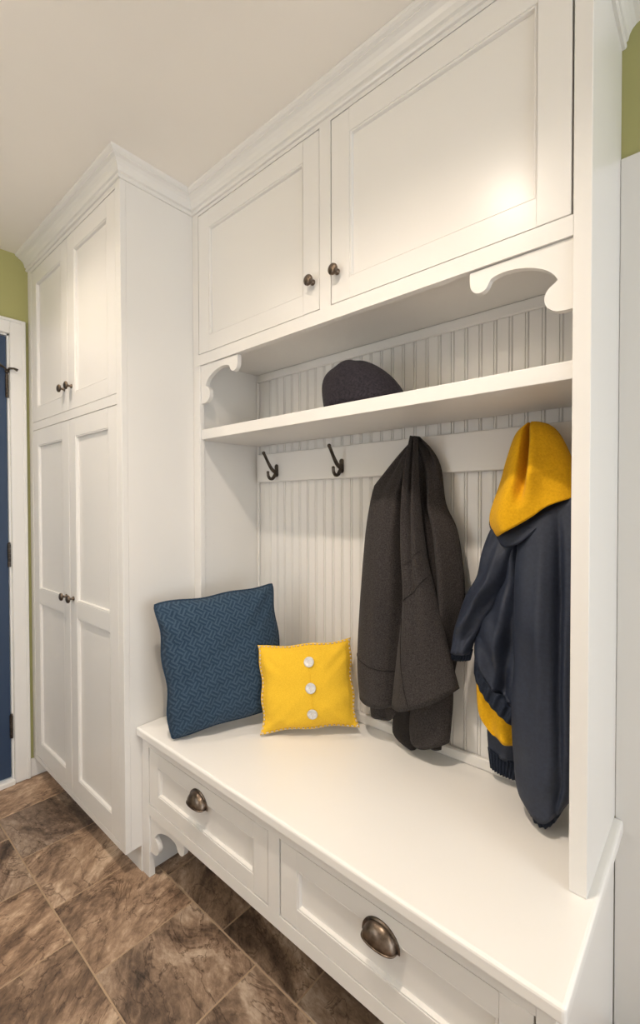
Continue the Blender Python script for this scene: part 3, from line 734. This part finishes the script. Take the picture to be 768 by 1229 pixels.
obj('sleeve', bsl.mesh(24, 12), M['nylon'], jk, True)
bcf = Drape([(-.296,.606),(-.289,.552)], [(-.205,.590),(-.215,.543)], -.058, .012, .012, folds=lambda a, t: .003*math.sin(60*a))
obj('cuff', bcf.mesh(60, 6), M['rib'], jk, True)
lin = Drape([(-.313,.860),(-.318,.799),(-.312,.711),(-.288,.676),(-.279,.668)], [(-.190,.830),(-.190,.752),(-.190,.704),(-.190,.675),(-.190,.655)], -.085, .018, .016,
            bottom=[(-.279,.668),(-.257,.657),(-.227,.653),(-.190,.655)], folds=lambda a, t: .007*math.sin(11*a+2*t))
obj('lining', lin.mesh(30, 18), M['fleece'], jk, True)
bdy = Drape([(-.257,1.217),(-.262,1.163),(-.280,1.080),(-.308,.976),(-.316,.908),(-.316,.865)],
            [(-.105,1.260),(-.100,1.171),(-.100,1.094),(-.110,1.000),(-.125,.900),(-.150,.770)],
            -.100, lambda t: .018+.028*min(1, t*2), .030, bottom=[(-.316,.865),(-.285,.835),(-.250,.803),(-.215,.775),(-.150,.750)],
            folds=lambda a, t: .012*math.sin(7*a+8*t)*min(1, t*2)+.012*G(a, .30+.15*t, .07)-.020*G(a, .50+.05*t, .07)+.008*math.sin(24*t-10*a)*t)
obj('body', bdy.mesh(40, 44), M['nylon'], jk, True)
hem = Drape([(-.314,.868),(-.317,.828)], [(-.148,.780),(-.170,.700)], -.100, .044, .030, bottom=[(-.317,.828),(-.290,.797),(-.258,.765),(-.215,.730),(-.170,.700)],
            folds=lambda a, t: .005*math.sin(52*a+1.5*t)*math.sin(math.pi*min(1, .25+t*.6))+.004)
# the hem band follows the slanting body edge
hem.at0 = hem.at
def hem_at(a, t, side=1):
    p = hem.at0(a, t, side); top = bdy.at(a, 1, side); bot = hem.at0(a, 1, side)
    q = top.lerp(bot, t); q.y = p.y; return q
hem.at = hem_at
obj('hem_band', hem.mesh(90, 8), M['rib'], jk, True)
fsl = Drape([(-.185,1.225),(-.194,1.141),(-.197,1.070),(-.197,.953),(-.195,.894),(-.202,.778),(-.197,.660),(-.188,.590),(-.176,.570)],
            [(-.055,1.310),(-.042,1.218),(-.040,1.093),(-.040,1.000),(-.040,.893),(-.041,.785),(-.046,.677),(-.060,.620),(-.066,.600)],
            lambda t: -.148, lambda t: .015+.044*min(1, t*2.5), .045, bottom=[(-.176,.570),(-.148,.553),(-.118,.552),(-.090,.572),(-.066,.600)],
            folds=lambda a, t: .006*math.sin(6*a+4*t)+.012*G(a, .46, .10)*math.sin(math.pi*min(1, t*1.2))-.040*G(a, .66+.08*t, .055)*min(1, t*3)*(1-t*.7)+.006*math.sin(34*t+7*a)*G(t, .93, .10)+.005*math.sin(13*t-8*a)*math.sin(math.pi*t))
obj('sleeve', fsl.mesh(40, 50), M['nylon'], jk, True)
fcf = Drape([(-.172,.580),(-.162,.549)], [(-.070,.606),(-.075,.586)], -.140, .048, .036, bottom=[(-.162,.549),(-.138,.531),(-.112,.532),(-.092,.553),(-.075,.586)],
            folds=lambda a, t: .0035*math.sin(56*a))
fcf.at0 = fcf.at
def fcf_at(a, t, side=1):
    p = fcf.at0(a, t, side); top = fsl.at(a, 1, side).lerp(fcf.at0(.5, 0, side), .05); bot = fcf.at0(a, 1, side); q = top.lerp(bot, t); q.y = p.y; return q
fcf.at = fcf_at
obj('cuff', fcf.mesh(70, 6), M['rib'], jk, True)
rim = Drape([(-.266,1.262),(-.274,1.236),(-.266,1.211),(-.248,1.188)], [(-.055,1.335),(-.052,1.320),(-.056,1.305),(-.080,1.286)],
            -.112, lambda t: .020+.045*t, .040, bottom=[(-.248,1.188),(-.229,1.180),(-.209,1.179),(-.174,1.192),(-.141,1.226),(-.112,1.258),(-.080,1.286)], folds=lambda a, t: .004*math.sin(7*a))
obj('hood', rim.mesh(36, 16), M['nylon'], jk, True)
hd = Drape([(-.180,1.487),(-.207,1.463),(-.227,1.406),(-.245,1.339),(-.267,1.276),(-.272,1.249),(-.268,1.228),(-.255,1.208)],
           [(-.149,1.489),(-.126,1.479),(-.104,1.455),(-.082,1.408),(-.068,1.367),(-.060,1.338),(-.055,1.314),(-.052,1.302)],
           -.112, lambda t: .022+.055*min(1, t*1.6), .050, bottom=[(-.255,1.208),(-.236,1.204),(-.191,1.226),(-.148,1.254),(-.116,1.279),(-.077,1.296),(-.052,1.302)],
           folds=lambda a, t: -.060*G(a, .42+.05*t, .065)*math.sin(math.pi*min(1, .10+t*1.02))+.012*G(a, .22, .12)*t+.012*G(a, .58, .10)*math.sin(math.pi*t)+.006*math.sin(9*a+6*t)*t)
obj('hood_lining', hd.mesh(60, 44), M['fleece'], jk, True)

# ------------------------------------------------------------------ cap on the shelf
def cap():
    t = thing('cap', 'dark charcoal wool flat cap lying on the open shelf', 'cap', (-.64, -.18, 1.568))
    bm = bmesh.new(); n, m = 48, 18; cx, cy, z0 = -.624, -.185, 1.569
    rows = []
    for j in range(m+1):
        el = math.pi/2*j/m
        row = []
        for k in range(n):
            a = 2*math.pi*k/n; ca, sa = math.cos(a), math.sin(a)
            R = math.cos(el)**.75 if j < m else 0
            x = .136*ca*R-.030*math.sin(el)*1.0; y = .105*sa*R
            z = .150*math.sin(el)**.85
            z *= 1-.18*max(0, ca)*R; x -= .010*math.sin(el*2)
            w = .003*math.sin(5*a+3*el)*math.sin(2*el)
            row.append(bm.verts.new((cx+x*(1+w*4), cy+y*(1+w*4), z0+.006+z+w)))
        rows.append(row)
    for j in range(m):
        for k in range(n): bm.faces.new((rows[j][k], rows[j][(k+1) % n], rows[j+1][(k+1) % n], rows[j+1][k]))
    bm.faces.new(rows[0][::-1]); bmesh.ops.remove_doubles(bm, verts=bm.verts, dist=1e-4)
    obj('crown', bm, M['hatwool'], t, True)
    bm = bmesh.new(); pts = [(cx+.131*math.cos(2*math.pi*k/40), cy+.100*math.sin(2*math.pi*k/40), z0+.007) for k in range(41)]
    tube(bm, pts, .006, 8); obj('band', bm, M['hatwool'], t, True)
    bm = bmesh.new(); rr = []                 # stiff bill at the low end
    for i in range(9):
        f = i/8; row = []
        for k in range(17):
            a = math.radians(-62+124*k/16); e = .045*f*math.cos(math.radians(-62+124*k/16)*1.4)
            row.append(bm.verts.new((cx+(.121+e)*math.cos(a), cy+(.095+e*.7)*math.sin(a), z0+.016-.008*f*f)))
        rr.append(row)
    for i in range(8):
        for k in range(16): bm.faces.new((rr[i][k], rr[i][k+1], rr[i+1][k+1], rr[i+1][k]))
    r = bmesh.ops.solidify(bm, geom=bm.faces[:], thickness=.004)
    obj('bill', bm, M['hatwool'], t, True)
cap()
